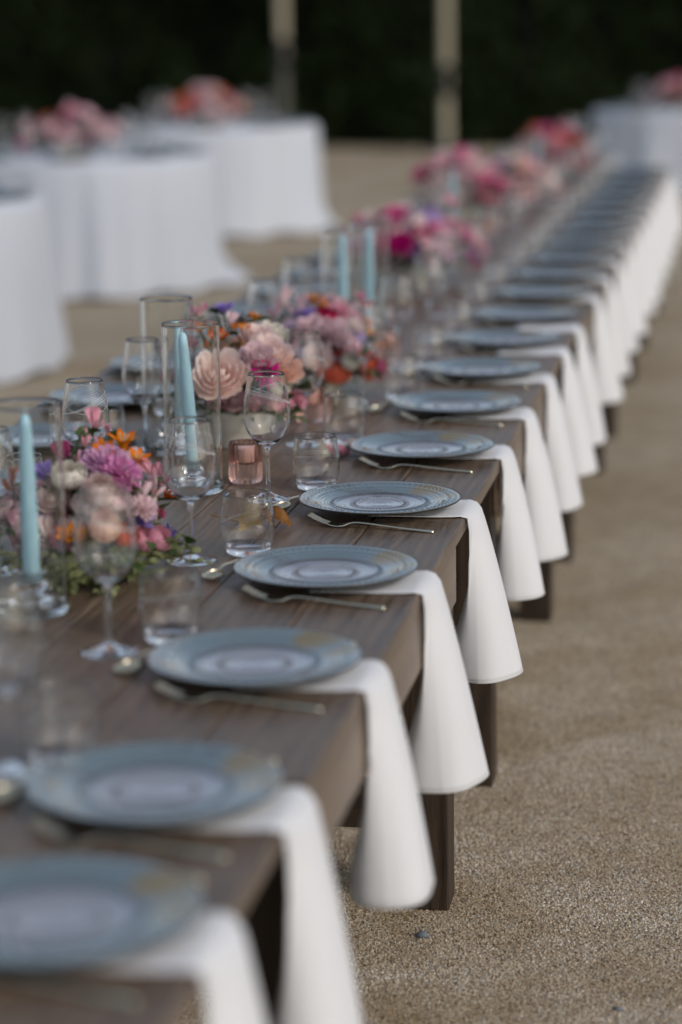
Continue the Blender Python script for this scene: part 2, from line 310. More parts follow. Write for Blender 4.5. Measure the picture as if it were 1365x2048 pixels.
# ------------------------------------------------------------------ hedge and poles
def leaf_cloud(mb, n, fn, size, r_):
    for _ in range(n):
        p, nrm = fn(); s = size * r_.uniform(.6, 1.4)
        d = (Vector(nrm) + Vector((r_.uniform(-1, 1), r_.uniform(-1, 1), r_.uniform(-.6, 1))) * .9).normalized()
        a = d.orthogonal().normalized(); a.rotate(Matrix.Rotation(r_.uniform(0, 6.28), 3, d)); c = d.cross(a)
        P = Vector(p); i0 = len(mb.v)
        mb.v += [tuple(P - a * s), tuple(P + c * s * .45), tuple(P + a * s), tuple(P - c * s * .45)]; mb.f.append((i0, i0+1, i0+2, i0+3)); mb.m.append(0)
def hedge(x0, x1, y0, y1, h, label, seed):
    r_ = random.Random(seed); root = empty('hedge', ((x0 + x1) / 2, (y0 + y1) / 2, 0), label=label, cat='hedge'); ox, oy = root.location[0], root.location[1]
    lump = lambda x, z: .55 * noise.noise(Vector((x * .5, z * .5, seed))) + .25 * noise.noise(Vector((x * 1.6, z * 1.6, seed)))
    core = MB(); nx, nz = 60, 14
    front = [[(x0 + (x1 - x0) * i / nx - ox, y0 + .45 + lump(x0 + (x1 - x0) * i / nx, h * j / nz) - oy, h * .97 * j / nz) for j in range(nz + 1)] for i in range(nx + 1)]
    back = [[(p[0], y1 - oy, p[2]) for p in reversed(row)] for row in front]
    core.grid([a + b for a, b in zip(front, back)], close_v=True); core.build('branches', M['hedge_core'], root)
    mb = MB()
    def pick():
        t = r_.random()
        x = r_.uniform(x0, x1)
        if t < .85:
            z = r_.uniform(0.03, h); return (x - ox, y0 + .12 + r_.random() ** 1.5 * .5 + lump(x, z) - oy, z), (0, -1, .3)
        return (x - ox, r_.uniform(y0, y1) - oy, h + r_.uniform(-.1, .25)), (0, 0, 1)
    leaf_cloud(mb, 42000, pick, .12, r_)
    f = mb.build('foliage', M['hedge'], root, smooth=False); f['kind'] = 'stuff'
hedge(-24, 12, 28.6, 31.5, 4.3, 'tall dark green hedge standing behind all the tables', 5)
def pole(x, y, r, split, zb, label):
    root = empty('wooden_pole', (x, y, 0), label=label, cat='pole', group='string light poles in front of the hedge')
    def post(z0, z1, m, nm, rr):
        b = MB(); b.lathe([(rr, 0), (rr * .98, (z1 - z0) * .5), (rr * .96, z1 - z0)], 14); b.cap(rr * .96, z1 - z0, 14); b.build(nm, m, root, loc=(0, 0, z0))
    post(0, split, M['pole'] if zb else M['pole_grey'], 'lower_post', r * (1.0 if zb else 1.06)); post(split, 4.6, M['pole'], 'upper_post', r)
    b = MB(); z = split
    for dz in (-.14, .14): b.lathe([(r, dz - .05), (r * 1.25, dz - .05), (r * 1.25, dz + .05), (r, dz + .05)], 14)
    b.box((-.05, -r * 1.6, -.19), (.05, -r * 1.0, .19)); b.build('bracket', M['bracket'], root, loc=(0, 0, z), smooth=False)
    b = MB(); b.box((-.25, -.25, 0), (.25, .25, .04), .01); b.build('base_plate', M['bracket'], root, smooth=False)
pole(-3.42, 28.05, .068, .88, True, 'pale wooden pole with a black strap standing in the open gap')
pole(-5.52, 28.05, .068, 1.22, False, 'wooden pole with a darker foot rising behind the flowers of the farthest left round table')

# ------------------------------------------------------------------ the long dining tables
plank_w = [.1745] * 7
def plank_mesh(L, w):
    b = MB(); b.box((-w / 2 + .0012, 0, -.026), (w / 2 - .0012, L, 0), .003); return b
def board(name, L, a, b_, mt, bev=.003):
    m_ = MB(); m_.box((-a / 2, 0, -b_ / 2), (a / 2, L, b_ / 2), bev); o = m_.build(name, mt, None, smooth=False); return o
def long_table(y0, L, label):
    root = empty('dining_table', (-TW / 2, y0, 0), label=label, cat='table', group='wooden tables set end to end')
    me = None
    for k in range(7):
        w = TW / 7; x = -TW / 2 + w * (k + .5)
        if me is None: o = plank_mesh(L - .006, w).build('plank', M['wood'], root, smooth=False); me = o.data
        else: o = bpy.data.objects.new('plank', me); COL.objects.link(o); o.parent = root
        o.location = (x, .003 + rnd.uniform(-.001, .001), H + rnd.uniform(-.0005, .0002))
    ls, le = .004, 1.485
    for yy in (ls, le):
        for sx in (-1, 1):
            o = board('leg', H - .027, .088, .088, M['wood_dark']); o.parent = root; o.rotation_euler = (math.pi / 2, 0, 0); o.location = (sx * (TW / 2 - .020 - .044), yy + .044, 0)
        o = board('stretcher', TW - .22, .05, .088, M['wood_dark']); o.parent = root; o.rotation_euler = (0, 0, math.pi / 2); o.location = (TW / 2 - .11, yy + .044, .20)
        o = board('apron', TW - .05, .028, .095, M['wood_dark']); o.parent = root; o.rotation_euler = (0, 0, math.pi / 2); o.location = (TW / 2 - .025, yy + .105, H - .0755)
    for sx in (-1, 1):
        o = board('apron', le - ls - .0, .016, .105, M['wood']); o.parent = root; o.location = (sx * (TW / 2 - .0105), ls + .002, H - .0265 - .0535)
    o = board('long_stretcher', le - ls - .05, .06, .07, M['wood_dark']); o.parent = root; o.location = (0, ls + .07, .2)
tabs = [(-1.60, 2.22), (.634, 2.232), (2.869, 2.238), (5.11, 2.236), (7.35, 2.6), (9.953, 2.64)]
tl = ['long plank table nearest the camera cut off by the bottom edge', 'plank table carrying the second to fifth blue plates', 'plank table that starts behind the pink ribbed votive glass',
      'plank table under the third flower arrangement', 'blurred plank table under the paired pink arrangements', 'last plank table of the row beside the far white round table']
for (y, L), t_ in zip(tabs, tl): long_table(y, L, t_)

# ------------------------------------------------------------------ table ware
def plate_mesh():
    b = MB(); N = 216
    prof = []
    for k in range(58):
        r = .157 * k / 57
        z = .006
        if r > .045: z = .0062 + .0032 * min(1, (r - .045) / .05)
        if r > .095: z = .0094 + .0165 * .72 * ((r - .095) / .062) ** .9 + .0003
        z += .0009 * math.sin(r * 2 * math.pi / .0072) * (1 if r > .012 else 0)
        for c_, w_, h_ in ((.046, .0035, .0032), (.088, .003, .0024), (.128, .004, .0016)):
            z += h_ * max(0, 1 - abs(r - c_) / w_)
        prof.append((max(r, .0004), z))
    nb = len(prof)
    def fn(r, z, a, j):
        for c_, w_, h_, kk in ((.053, .0035, .0020, 48), (.094, .0035, .0018, 72), (.136, .0036, .0020, 72), (.147, .003, .0015, 72)):
            if abs(r - c_) < w_: z += h_ * (.5 + .5 * math.cos(a * kk))
        if j >= nb - 1: r += .0006 * math.cos(a * 72)
        return r, z
    b.lathe(prof, N, 0, fn)
    under = [(.157, .0216), (.1585, .0200), (.157, .0180)]
    for k in range(1, 16):
        r = .157 - k * .0063; under.append((r, .0180 - .0135 * (k / 15) ** .8 + (.0007 if k % 2 else -.0006)))
    under += [(.058, .0012), (.054, 0), (.050, .0016), (.0004, .002)]
    def fu(r, z, a, j):
        if 3 <= j < 18: z += .0006 * math.cos(a * 72 + j * math.pi); 
        return r, z
    b.lathe(under, N, 1, fu)
    return b
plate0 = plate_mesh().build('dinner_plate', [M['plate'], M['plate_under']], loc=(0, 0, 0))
def strip(mb, path, widths, th, prof_n=1):
    """flat bar swept along x: path = [(x, z)], widths"""
    rows = []
    for (x, z), w in zip(path, widths):
        t = th * (1 if w > .004 else .9)
        rows.append([(x, -w/2, z), (x, -w/2 + .001, z + t * .8), (x, 0, z + t), (x, w/2 - .001, z + t * .8), (x, w/2, z), (x, 0, z - .0003)])
    mb.grid(rows, close_v=True)
    b = len(mb.v) - 6; mb.face([b + k for k in range(6)]); f0 = len(mb.v) - 6 * len(rows); mb.face([f0 + 5 - k for k in range(6)])
def smooth_path(pts, n):
    out = []
    for k in range(n):
        t = k / (n - 1) * (len(pts) - 1); i = min(int(t), len(pts) - 2); f = t - i; p0 = pts[max(i-1, 0)]; p1 = pts[i]; p2 = pts[i+1]; p3 = pts[min(i+2, len(pts)-1)]
        out.append(tuple(.5 * ((2*b_) + (-a_ + c_) * f + (2*a_ - 5*b_ + 4*c_ - d_) * f*f + (-a_ + 3*b_ - 3*c_ + d_) * f**3) for a_, b_, c_, d_ in zip(p0, p1, p2, p3)))
    return out
def make_fork():
    root = empty('fork', (0, 0, 0))
    b = MB(); P = smooth_path([(.062, .0022, .023), (.072, .0035, .020), (.082, .0075, .010), (.096, .0095, .0062), (.13, .0080, .0064), (.18, .0048, .0085), (.225, .0022, .012), (.243, .0014, .0135), (.247, .0014, .010)], 34)
    strip(b, [(p[0], p[1]) for p in P], [p[2] for p in P], .0024); b.build('handle', M['cutlery'], root, sharp=50)
    b = MB(); P = smooth_path([(.040, .0052, .0232), (.050, .0026, .0245), (.063, .0022, .0232)], 8); strip(b, [(p[0], p[1]) for p in P], [p[2] for p in P], .0018)
    b.build('tine_root', M['cutlery'], root, sharp=50)
    b0 = MB(); P = smooth_path([(0, .0205, .0011), (.010, .0155, .0026), (.025, .0095, .0032), (.041, .0050, .0034)], 10); strip(b0, [(p[0], p[1]) for p in P], [p[2] for p in P], .0016)
    o = b0.build('tine', M['cutlery'], root, sharp=50); o.location.y = -.0099
    for k in range(1, 4): c = o.copy(); COL.objects.link(c); c.parent = root; c.location.y = -.0099 + .0066 * k
    return root
def make_knife():
    root = empty('table_knife', (0, 0, 0))
    b = MB(); P = smooth_path([(.000, .001, .001), (.012, .001, .012), (.05, .001, .018), (.10, .001, .018), (.125, .001, .012)], 14); strip(b, [(p[0], p[1]) for p in P], [p[2] for p in P], .0014); b.build('blade', M['cutlery'], root, sharp=50)
    b = MB(); P = smooth_path([(.122, .001, .009), (.16, .001, .0095), (.22, .0012, .013), (.245, .0012, .013), (.25, .0012, .006)], 14); strip(b, [(p[0], p[1]) for p in P], [p[2] for p in P], .0052); b.build('handle', M['cutlery'], root, sharp=50)
    return root
def make_spoon():
    root = empty('dessert_spoon', (0, 0, 0))
    b = MB(); rows = []
    for i in range(13):
        t = i / 12; x = -.026 + .052 * t; w = .0175 * math.sqrt(max(0.0, 1 - (2 * t - 1) ** 2)) * (1.08 - .16 * t) + .0008
        rows.append([(x, w * math.sin(s * math.pi / 10), .0085 + .004 * (t - .4) - .0075 * math.sqrt(max(0, 1 - (2*t-1)**2)) * math.cos(s * math.pi / 10)) for s in range(-5, 6)])
    b.grid(rows); rows2 = [[(p[0], p[1] * .95, p[2] + .0012) for p in reversed(r_)] for r_ in rows]; b.grid(rows2); b.build('bowl', M['cutlery'], root)
    b = MB(); P = smooth_path([(.024, .0085, .006), (.040, .0130, .0048), (.06, .0125, .005), (.10, .0080, .0075), (.14, .0032, .0105), (.158, .0018, .012), (.161, .0018, .008)], 26)
    strip(b, [(p[0], p[1]) for p in P], [p[2] for p in P], .0022); b.build('handle', M['cutlery'], root, sharp=50)
    return root
fork0, knife0, spoon0 = make_fork(), make_knife(), make_spoon()
WG_OUT = [(.0450, 0.0), (.0458, .0010), (.0440, .0020), (.030, .0045), (.014, .0085), (.0062, .0150), (.0044, .028), (.0040, .055), (.0041, .085), (.0050, .100), (.0085, .1075), (.020, .1140), (.0325, .1260), (.0415, .1420), (.0462, .1600),
          (.0468, .1750), (.0455, .1920), (.0425, .2130), (.0390, .2340), (.0362, .2530)]
def wall_in(prof, t, bottom):
    out = [(max(r - t, .0005), z) for r, z in prof if z > bottom[1]]
    return out + [bottom]
def make_wine_glass(lines=True):
    b = MB(); N = 48
    o_ = smooth_path(WG_OUT, 60)
    inner = list(reversed([(r - .0011, z) for r, z in smooth_path(WG_OUT[12:], 26)])) + [(.021, .1175), (.010, .1145), (.0004, .1135)]
    full = [(.0004, .0)] + o_ + [(.0357, .2536)] + inner
    b.lathe(full, N); root = b.build('wine_glass', M['glass'])
    if lines:
        def rad(z):
            for (r1, z1), (r2, z2) in zip(WG_OUT, WG_OUT[1:]):
                if z1 <= z <= z2: return r1 + (r2 - r1) * (z - z1) / (z2 - z1)
            return .036
        for k in range(4):
            pts = []
            for i in range(61):
                a = 2 * math.pi * i / 60 * (1.0) ; z = .206 + (.014 + .003 * k) * math.cos(a + 2.4 - (1.5 if k == 3 else 0)) + .0032 * k - .002
                pts.append(((rad(z) + .00005) * math.cos(a), (rad(z) + .00005) * math.sin(a), z))
            e = MB(); e.tube(pts, .00032, 4); e.build('etched_line', M['etch'], root)
    return root
TU_OUT = [(.0300, 0), (.0345, .0012), (.0385, .0060), (.0435, .0180), (.0472, .0340), (.0483, .0500), (.0475, .0680), (.0450, .0900), (.0425, .1100)]
def make_tumbler(lines=True):
    b = MB(); o_ = smooth_path(TU_OUT, 34)
    inner = list(reversed([(r - .0023, z) for r, z in smooth_path(TU_OUT[3:], 22)])) + [(.036, .0160), (.026, .0130), (.0004, .0122)]
    b.lathe([(.0004, .0022), (.024, .0022), (.028, .0004)] + o_ + [(.0417, .1108)] + inner, 48); root = b.build('tumbler', M['glass'])
    if lines:
        for k in range(3):
            pts = []
            for i in range(49):
                a = 2 * math.pi * i / 48; z = .066 + (.010 + .002 * k) * math.cos(a + .6) + .003 * k
                r = .0483 - (z - .05) * .09 + .0002 if z > .05 else .0484
                pts.append((r * math.cos(a), r * math.sin(a), z))
            e = MB(); e.tube(pts, .00028, 4); e.build('etched_line', M['etch'], root)
    return root
wine0, wine_far = make_wine_glass(True), make_wine_glass(False)
tumb0, tumb_far = make_tumbler(True), make_tumbler(False)

def napkin(i, y, drop, wiggle, side=1):
    """strip of folded cloth lying under the plate and hanging down over the table edge, its lower end fanned out"""
    r_ = random.Random(100 + i * 2 + side); b = MB(); w = .158; yn = y - .100 + wiggle; z0 = H + .0030
    nS, rows = 61, []
    xs = [-.185, -.16, -.13, -.10, -.07, -.045, -.026, -.014]
    ph = r_.uniform(0, 6); fan = r_.uniform(.92, 1.07); tw = r_.uniform(-.22, .22); fa = r_.uniform(.003, .0075); lean = r_.uniform(-.018, .018)
    for k, x in enumerate(xs):
        sh = .018 * (1 - k / len(xs)) * (1 if wiggle > 0 else -1)
        rows.append([(x, yn + w * s / (nS - 1) + sh, z0 + .0007 * math.sin(s * .43 + x * 30) * (x < -.02)) for s in range(nS)])
    nD = 34
    for d in range(nD):
        t = d / (nD - 1); depth = drop * t
        row = []
        for s in range(nS):
            u = s / (nS - 1)
            mid = math.sin(math.pi * min(1, max(0, u * .92 + .06)))
            # rolling over the edge
            a_top = min(1, depth / .03)
            xt = -.010 + .016 * math.sin(a_top * math.pi / 2) + .004 * mid * a_top; yt = yn + w * u; zt = z0 - depth + .010 * (1 - a_top) * 0
            if depth < .03: zt = z0 - .03 * (1 - math.cos(a_top * math.pi / 2)); 
            e = t ** .78; th = R(196) + (R(405) - R(196)) * u + tw * t
            bx = .026 + .070 * fan * math.cos(th); by = (yn + w * .55 + lean * t) + .082 * fan * math.sin(th)
            # folds of the fanned cloth
            rip = (fa * math.sin(u * 7 + ph) + .0022 * math.sin(u * 17 + ph * 3 + t * 2)) * t + .0010 * sum(math.exp(-abs(u - c_) / .016) for c_ in (.34, .66)) * min(1, depth / .05)
            if bx < 0: bx = bx * min(1, max(0, (t - .42) / .4))
            nx_, ny_ = math.cos(th), math.sin(th)
            X = xt + (bx + rip * nx_ - xt) * e; Y = yt + (by + rip * ny_ - yt) * e
            lo = .008 * math.sin(th + .5) * t
            if X < .0035 and depth < .145: X = .0035 if depth > .004 else X
            row.append((X, Y, zt + lo * .4))
        rows.append(row)
    b.grid(rows)
    # folded hem along the lower edge
    o = b.build('napkin', M['napkin'])
    md = o.modifiers.new('thickness', 'SOLIDIFY'); md.thickness = .0018; md.offset = 1 if side == 1 else 1
    hm = MB(); L_ = rows[-1]; L2 = rows[-2]
    top = [tuple(p_ + (q_ - p_) * .4 for p_, q_ in zip(a, b_)) for a, b_ in zip(L_, L2)]
    cy_ = yn + w * .5
    def off(p, k): 
        v = Vector((p[0] - .02, p[1] - cy_, 0)).normalized() * k; return (p[0] + v.x, p[1] + v.y, p[2])
    hm.grid([[off(p, .0022) for p in top], [off((p[0], p[1], p[2] - .0005), .0024) for p in L_], [off((p[0], p[1], p[2] - .0012), -.001) for p in L_]])
    hm.build('hem', M['napkin'], o)
    return o
drops = {0: .35, 1: .375, 2: .322, 3: .346, 4: .328, 5: .312, 6: .344, 7: .342, 8: .346, 9: .350, 10: .345, 11: .344}
nap_near = {0: .024, 1: .449, 2: 1.044, 3: 1.626, 4: 2.239, 5: 2.848, 6: 3.365, 7: 3.925, 8: 4.441, 9: 4.944}
def place(src, loc, rz, label, cat, group, far=False):
    o = src.copy(); COL.objects.link(o)
    if not far or src in (fork0, knife0, spoon0):
        for ch in src.children: copy_tree(ch, o)
    o.location = loc; o.rotation_euler.z = rz; tag(o, label, cat, group); return o
for i in range(0, 22):
    y = i * PITCH if i else .158; far = i > 8; n_ = ORD[i]
    j = lambda a: rnd.uniform(-a, a)
    Pz = H + .0062
    px, py = (XP + j(.004), y - .042 + j(.008)) if i > 5 else (XP, y - .042)
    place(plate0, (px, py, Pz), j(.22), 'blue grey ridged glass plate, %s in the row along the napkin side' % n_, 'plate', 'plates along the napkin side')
    fy = y - (.20 if i > 0 else .185); fx = -.285 + j(.004) * (i > 5)
    place(fork0, (fx, fy + .012, H + .0006), R(-9 + j(1.5)), 'champagne steel fork lying in front of the %s napkin side plate' % n_, 'fork', 'forks along the napkin side')
    place(knife0, (-.303 + j(.003), y + .118, H + .0006), R(1.0 + j(1.5)), 'champagne steel knife mostly hidden behind the %s napkin side plate' % n_, 'knife', 'knives along the napkin side')
    place(spoon0, (-.363 + j(.004), y - .064 + j(.006), H + .0006), R(82 + j(3)), 'dessert spoon left of the %s napkin side plate, its bowl toward the camera' % n_, 'spoon', 'dessert spoons along the napkin side')
    gx, gy = {1: (-.388, .627), 2: (-.419, 1.216), 3: (-.437, 1.829), 4: (-.413, 2.383), 5: (-.457, 3.001)}.get(i, (-.43 + j(.02), y + .055 + j(.02)))
    place(wine0 if not far else wine_far, (gx, gy, H + .0008), j(.6), 'stemmed wine glass behind the spoon of the %s napkin side plate' % n_, 'wine glass', 'wine glasses along the napkin side', far)
    tx, ty = {1: (-.327, .655), 2: (-.340, 1.285), 3: (-.349, 1.894), 4: (-.336, 2.493), 5: (-.371, 3.028)}.get(i, (-.35 + j(.015), y + .125 + j(.02)))
    place(tumb0 if not far else tumb_far, (tx, ty, H + .0008), j(.8), 'round bellied water tumbler behind the %s napkin side plate' % n_, 'tumbler', 'water tumblers along the napkin side', far)
    yn = nap_near.get(i, y - .12)
    o = napkin(i, yn + .100, drops.get(i, .345 + j(.01)), 0.0)
    tag(o, 'white cloth napkin hanging off the table edge under the %s plate' % n_, 'napkin', 'napkins hanging over the table edge')
nap_left = None
for i in range(3, 22):
    y = i * PITCH; far = True; n_ = ORD[i - 3]; j = lambda a: rnd.uniform(-a, a); XL = -TW
    if i >= 4:
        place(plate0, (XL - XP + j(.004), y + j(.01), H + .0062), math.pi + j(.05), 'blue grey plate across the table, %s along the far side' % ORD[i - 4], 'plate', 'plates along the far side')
        if nap_left is None:
            nap_left = napkin(60, 0, .34, 0.0, -1); o = nap_left
        else: o = copy_tree(nap_left)
        o.location = (XL, y + .02, 0); o.rotation_euler.z = math.pi
        tag(o, 'white napkin under the %s plate of the far side, tucked over the edge' % ORD[i - 4], 'napkin', 'napkins on the far side')
        place(fork0, (XL + .285, y + .19, H + .0006), R(171 + j(2)), 'steel fork beside the %s far side plate' % ORD[i - 4], 'fork', 'forks along the far side')
        place(spoon0, (XL + .363, y + .048, H + .0006), R(262 + j(3)), 'dessert spoon inward of the %s far side plate' % ORD[i - 4], 'spoon', 'dessert spoons along the far side')
    gx, gy = (-.752, 2.27) if i == 4 else (XL + .445 + j(.02), y - .055 + j(.02))
    place(wine0 if i < 7 else wine_far, (gx, gy, H + .0008), 2.6 + j(.5), '%s wine glass of the far side, standing beyond the flowers' % n_, 'wine glass', 'wine glasses along the far side', i >= 7)
    place(tumb0 if i < 7 else tumb_far, (XL + .345 + j(.015), y - .125 + j(.02), H + .0008), j(.8), '%s water tumbler of the far side, beyond the flowers' % n_, 'tumbler', 'water tumblers along the far side', i >= 7)
for o in (plate0, fork0, knife0, spoon0, wine0, wine_far, tumb0, tumb_far):
    for c in list(o.children_recursive) + [o]: bpy.data.objects.remove(c)

# ------------------------------------------------------------------ candles
def make_cylinder():
    b = MB(); prof = [(.0004, 0), (.054, 0), (.0570, .002), (.0580, .006), (.0580, .012), (.0580, .12), (.0578, .24), (.0580, .338), (.0580, .3425), (.0577, .3438), (.0569, .3444), (.0561, .3438), (.0558, .3425), (.0558, .338), (.0558, .10), (.0558, .030), (.0556, .020), (.053, .0130), (.048, .0112), (.040, .0108), (.0004, .0108)]
    b.lathe(prof, 56); return b.build('hurricane_glass', M['glass_green'], sharp=60)
def make_holder():
    b = MB()
    def fn(r, z, a, j): return (r * (1 + (.10 * abs(math.cos(a * 4)) if r > .018 else .02 * math.cos(a * 8))), z)
    b.lathe([(.0004, 0), (.034, 0), (.036, .004), (.033, .010), (.020, .016), (.017, .022), (.024, .030), (.026, .036), (.019, .043), (.017, .048), (.022, .056), (.0215, .058), (.0128, .056), (.0128, .036), (.0004, .035)], 32, fn=fn)
    return b.build('candle_holder', M['crystal'], sharp=35)
def make_taper():
    b = MB(); b.lathe([(.0004, 0), (.0112, 0), (.0126, .003), (.0142, .012), (.0140, .10), (.0124, .18), (.0102, .245), (.0085, .268), (.0055, .276), (.0010, .279)], 24); root = b.build('taper_candle', M['wax_blue'])
    b = MB(); b.tube([(0, 0, .277), (.0005, 0, .283), (.002, .001, .289)], .0007, 5); b.build('wick', M['wick'], root); return root
cyl0, hold0, tap0 = make_cylinder(), make_holder(), make_taper()
first = True
for (x, y, lx, ly, lab) in [(-.608, 1.436, 0, 0, 'before the near flowers'), (-.578, 2.440, -3.4, 0, 'before the big blush rose'), (-.735, 2.868, .5, 0, 'left behind the blush rose one'),
                        (-.640, 4.56, 0, 0, 'beyond the coral blooms, left'), (-.600, 4.78, .5, 0, 'beyond the coral blooms, right'), (-.69, 7.45, 0, 0, 'just past the magenta arrangement'),
                        (-.60, 10.2, 0, 0, 'past the paired pink arrangements'), (-.55, 11.9, 0, 0, 'at the table far end')]:
    for src, nm, z, lt in ((cyl0, 'tall clear glass candle cylinder standing ', 0.0008, 0), (hold0, 'crystal candle holder in the cylinder ', .0122, 0), (tap0, 'pale blue taper candle in the cylinder ', .0122 + .036, 1)):
        o = src if first else copy_tree(src); o.location = (x, y, H + z)
        if lt:
            o.rotation_euler = (0, R(lx), 0)
            if y == 2.868: o.scale.z = .83; o.location.x += .016   # a shorter, part burnt taper
            else: o.scale.z = 1
        tag(o, nm + lab, {'h': 'candle cylinder', 'c': 'candle holder', 't': 'candle'}[src.name[0]], {'h': 'glass candle cylinders', 'c': 'crystal candle holders', 't': 'blue taper candles'}[src.name[0]])
    first = False
def make_votive():
    b = MB()
    def fn(r, z, a, j): return (r * (1 + (.045 * math.cos(a * 20) if .006 < z < .083 and r > .03 else 0)), z)
    b.lathe([(.0004, 0), (.029, 0), (.0325, .003), (.0335, .008), (.0335, .045), (.0335, .080), (.0330, .0845), (.0312, .0845), (.0305, .080), (.0300, .046), (.0290, .0425), (.025, .0410), (.0004, .0405)], 96, fn=fn)
    return b.build('votive_holder', M['glass_pink'])
vot0 = make_votive()
b = MB(); b.lathe([(.0004, 0), (.019, 0), (.0195, .003), (.0195, .030), (.018, .032), (.0004, .0312)], 24); vc0 = b.build('votive_candle', M['wax_white']); b = MB(); b.tube([(0, 0, .031), (.001, 0, .040)], .0007, 5); b.build('wick', M['wick'], vc0)
first = True
for (x, y, lab) in [(-.495, 2.550, 'between the candle cylinder and the sharp wine glass'), (-.50, 3.30, 'beside the second flower bowl'), (-.47, 4.3, 'beyond the coral blooms'), (-.72, 1.25, 'left of the near candle'), (-.55, 6.9, 'beyond the magenta arrangement'), (-.62, 8.1, 'before the paired pink arrangements')]:
    for src, nm, z in ((vot0, 'pink ribbed glass votive holder ', .0008), (vc0, 'white candle in the pink votive ', .0418)):
        o = src if first else copy_tree(src); o.location = (x, y, H + z); tag(o, nm + lab, 'candle holder' if src is vot0 else 'candle', 'pink ribbed votives' if src is vot0 else 'white votive candles')
    first = False

# ------------------------------------------------------------------ flowers
def petal(mb, az, r0, z0, L, W, tilt, bend, ruf=0, point=0, rc=.12, seg=5, wid=4, ph=0, curl=0):
    rows = []; rad, z = r0, z0; dl = L / seg
    for i in range(seg + 1):
        s = i / seg
        if point: w = W * (math.sin(math.pi * (.06 + .94 * s)) ** .8) * (1 - .15 * s)
        else: w = W * (math.sin(math.pi * min(1, .10 + .78 * s)) ** .62)
        row = []
        for k in range(wid + 1):
            u = -1 + 2 * k / wid
            rr = max(.012, rad); wrap = u * w / (rr + rc)
            q_ = rad + ruf * math.sin(u * 6.5 + ph + az * 3) * s * s + .18 * w * (u * u) * (-.4)
            zz = z + ruf * .7 * math.cos(u * 7.7 + ph * 2) * s * s - .10 * w * u * u
            row.append(((q_) * math.cos(az + wrap), (q_) * math.sin(az + wrap), zz))
        rows.append(row)
        a = tilt + bend * s + curl * max(0, s - .75) * 4
        rad += math.sin(a) * dl; z += math.cos(a) * dl
    b = len(mb.v); nv = wid + 1
    for r_ in rows: mb.v.extend(r_)
    for i in range(seg):
        for k in range(wid):
            t0, t1 = i / seg, (i + 1) / seg
            mb.face((b+i*nv+k, b+i*nv+k+1, b+(i+1)*nv+k+1, b+(i+1)*nv+k), 0, ((0, t0), (1, t0), (1, t1), (0, t1)))
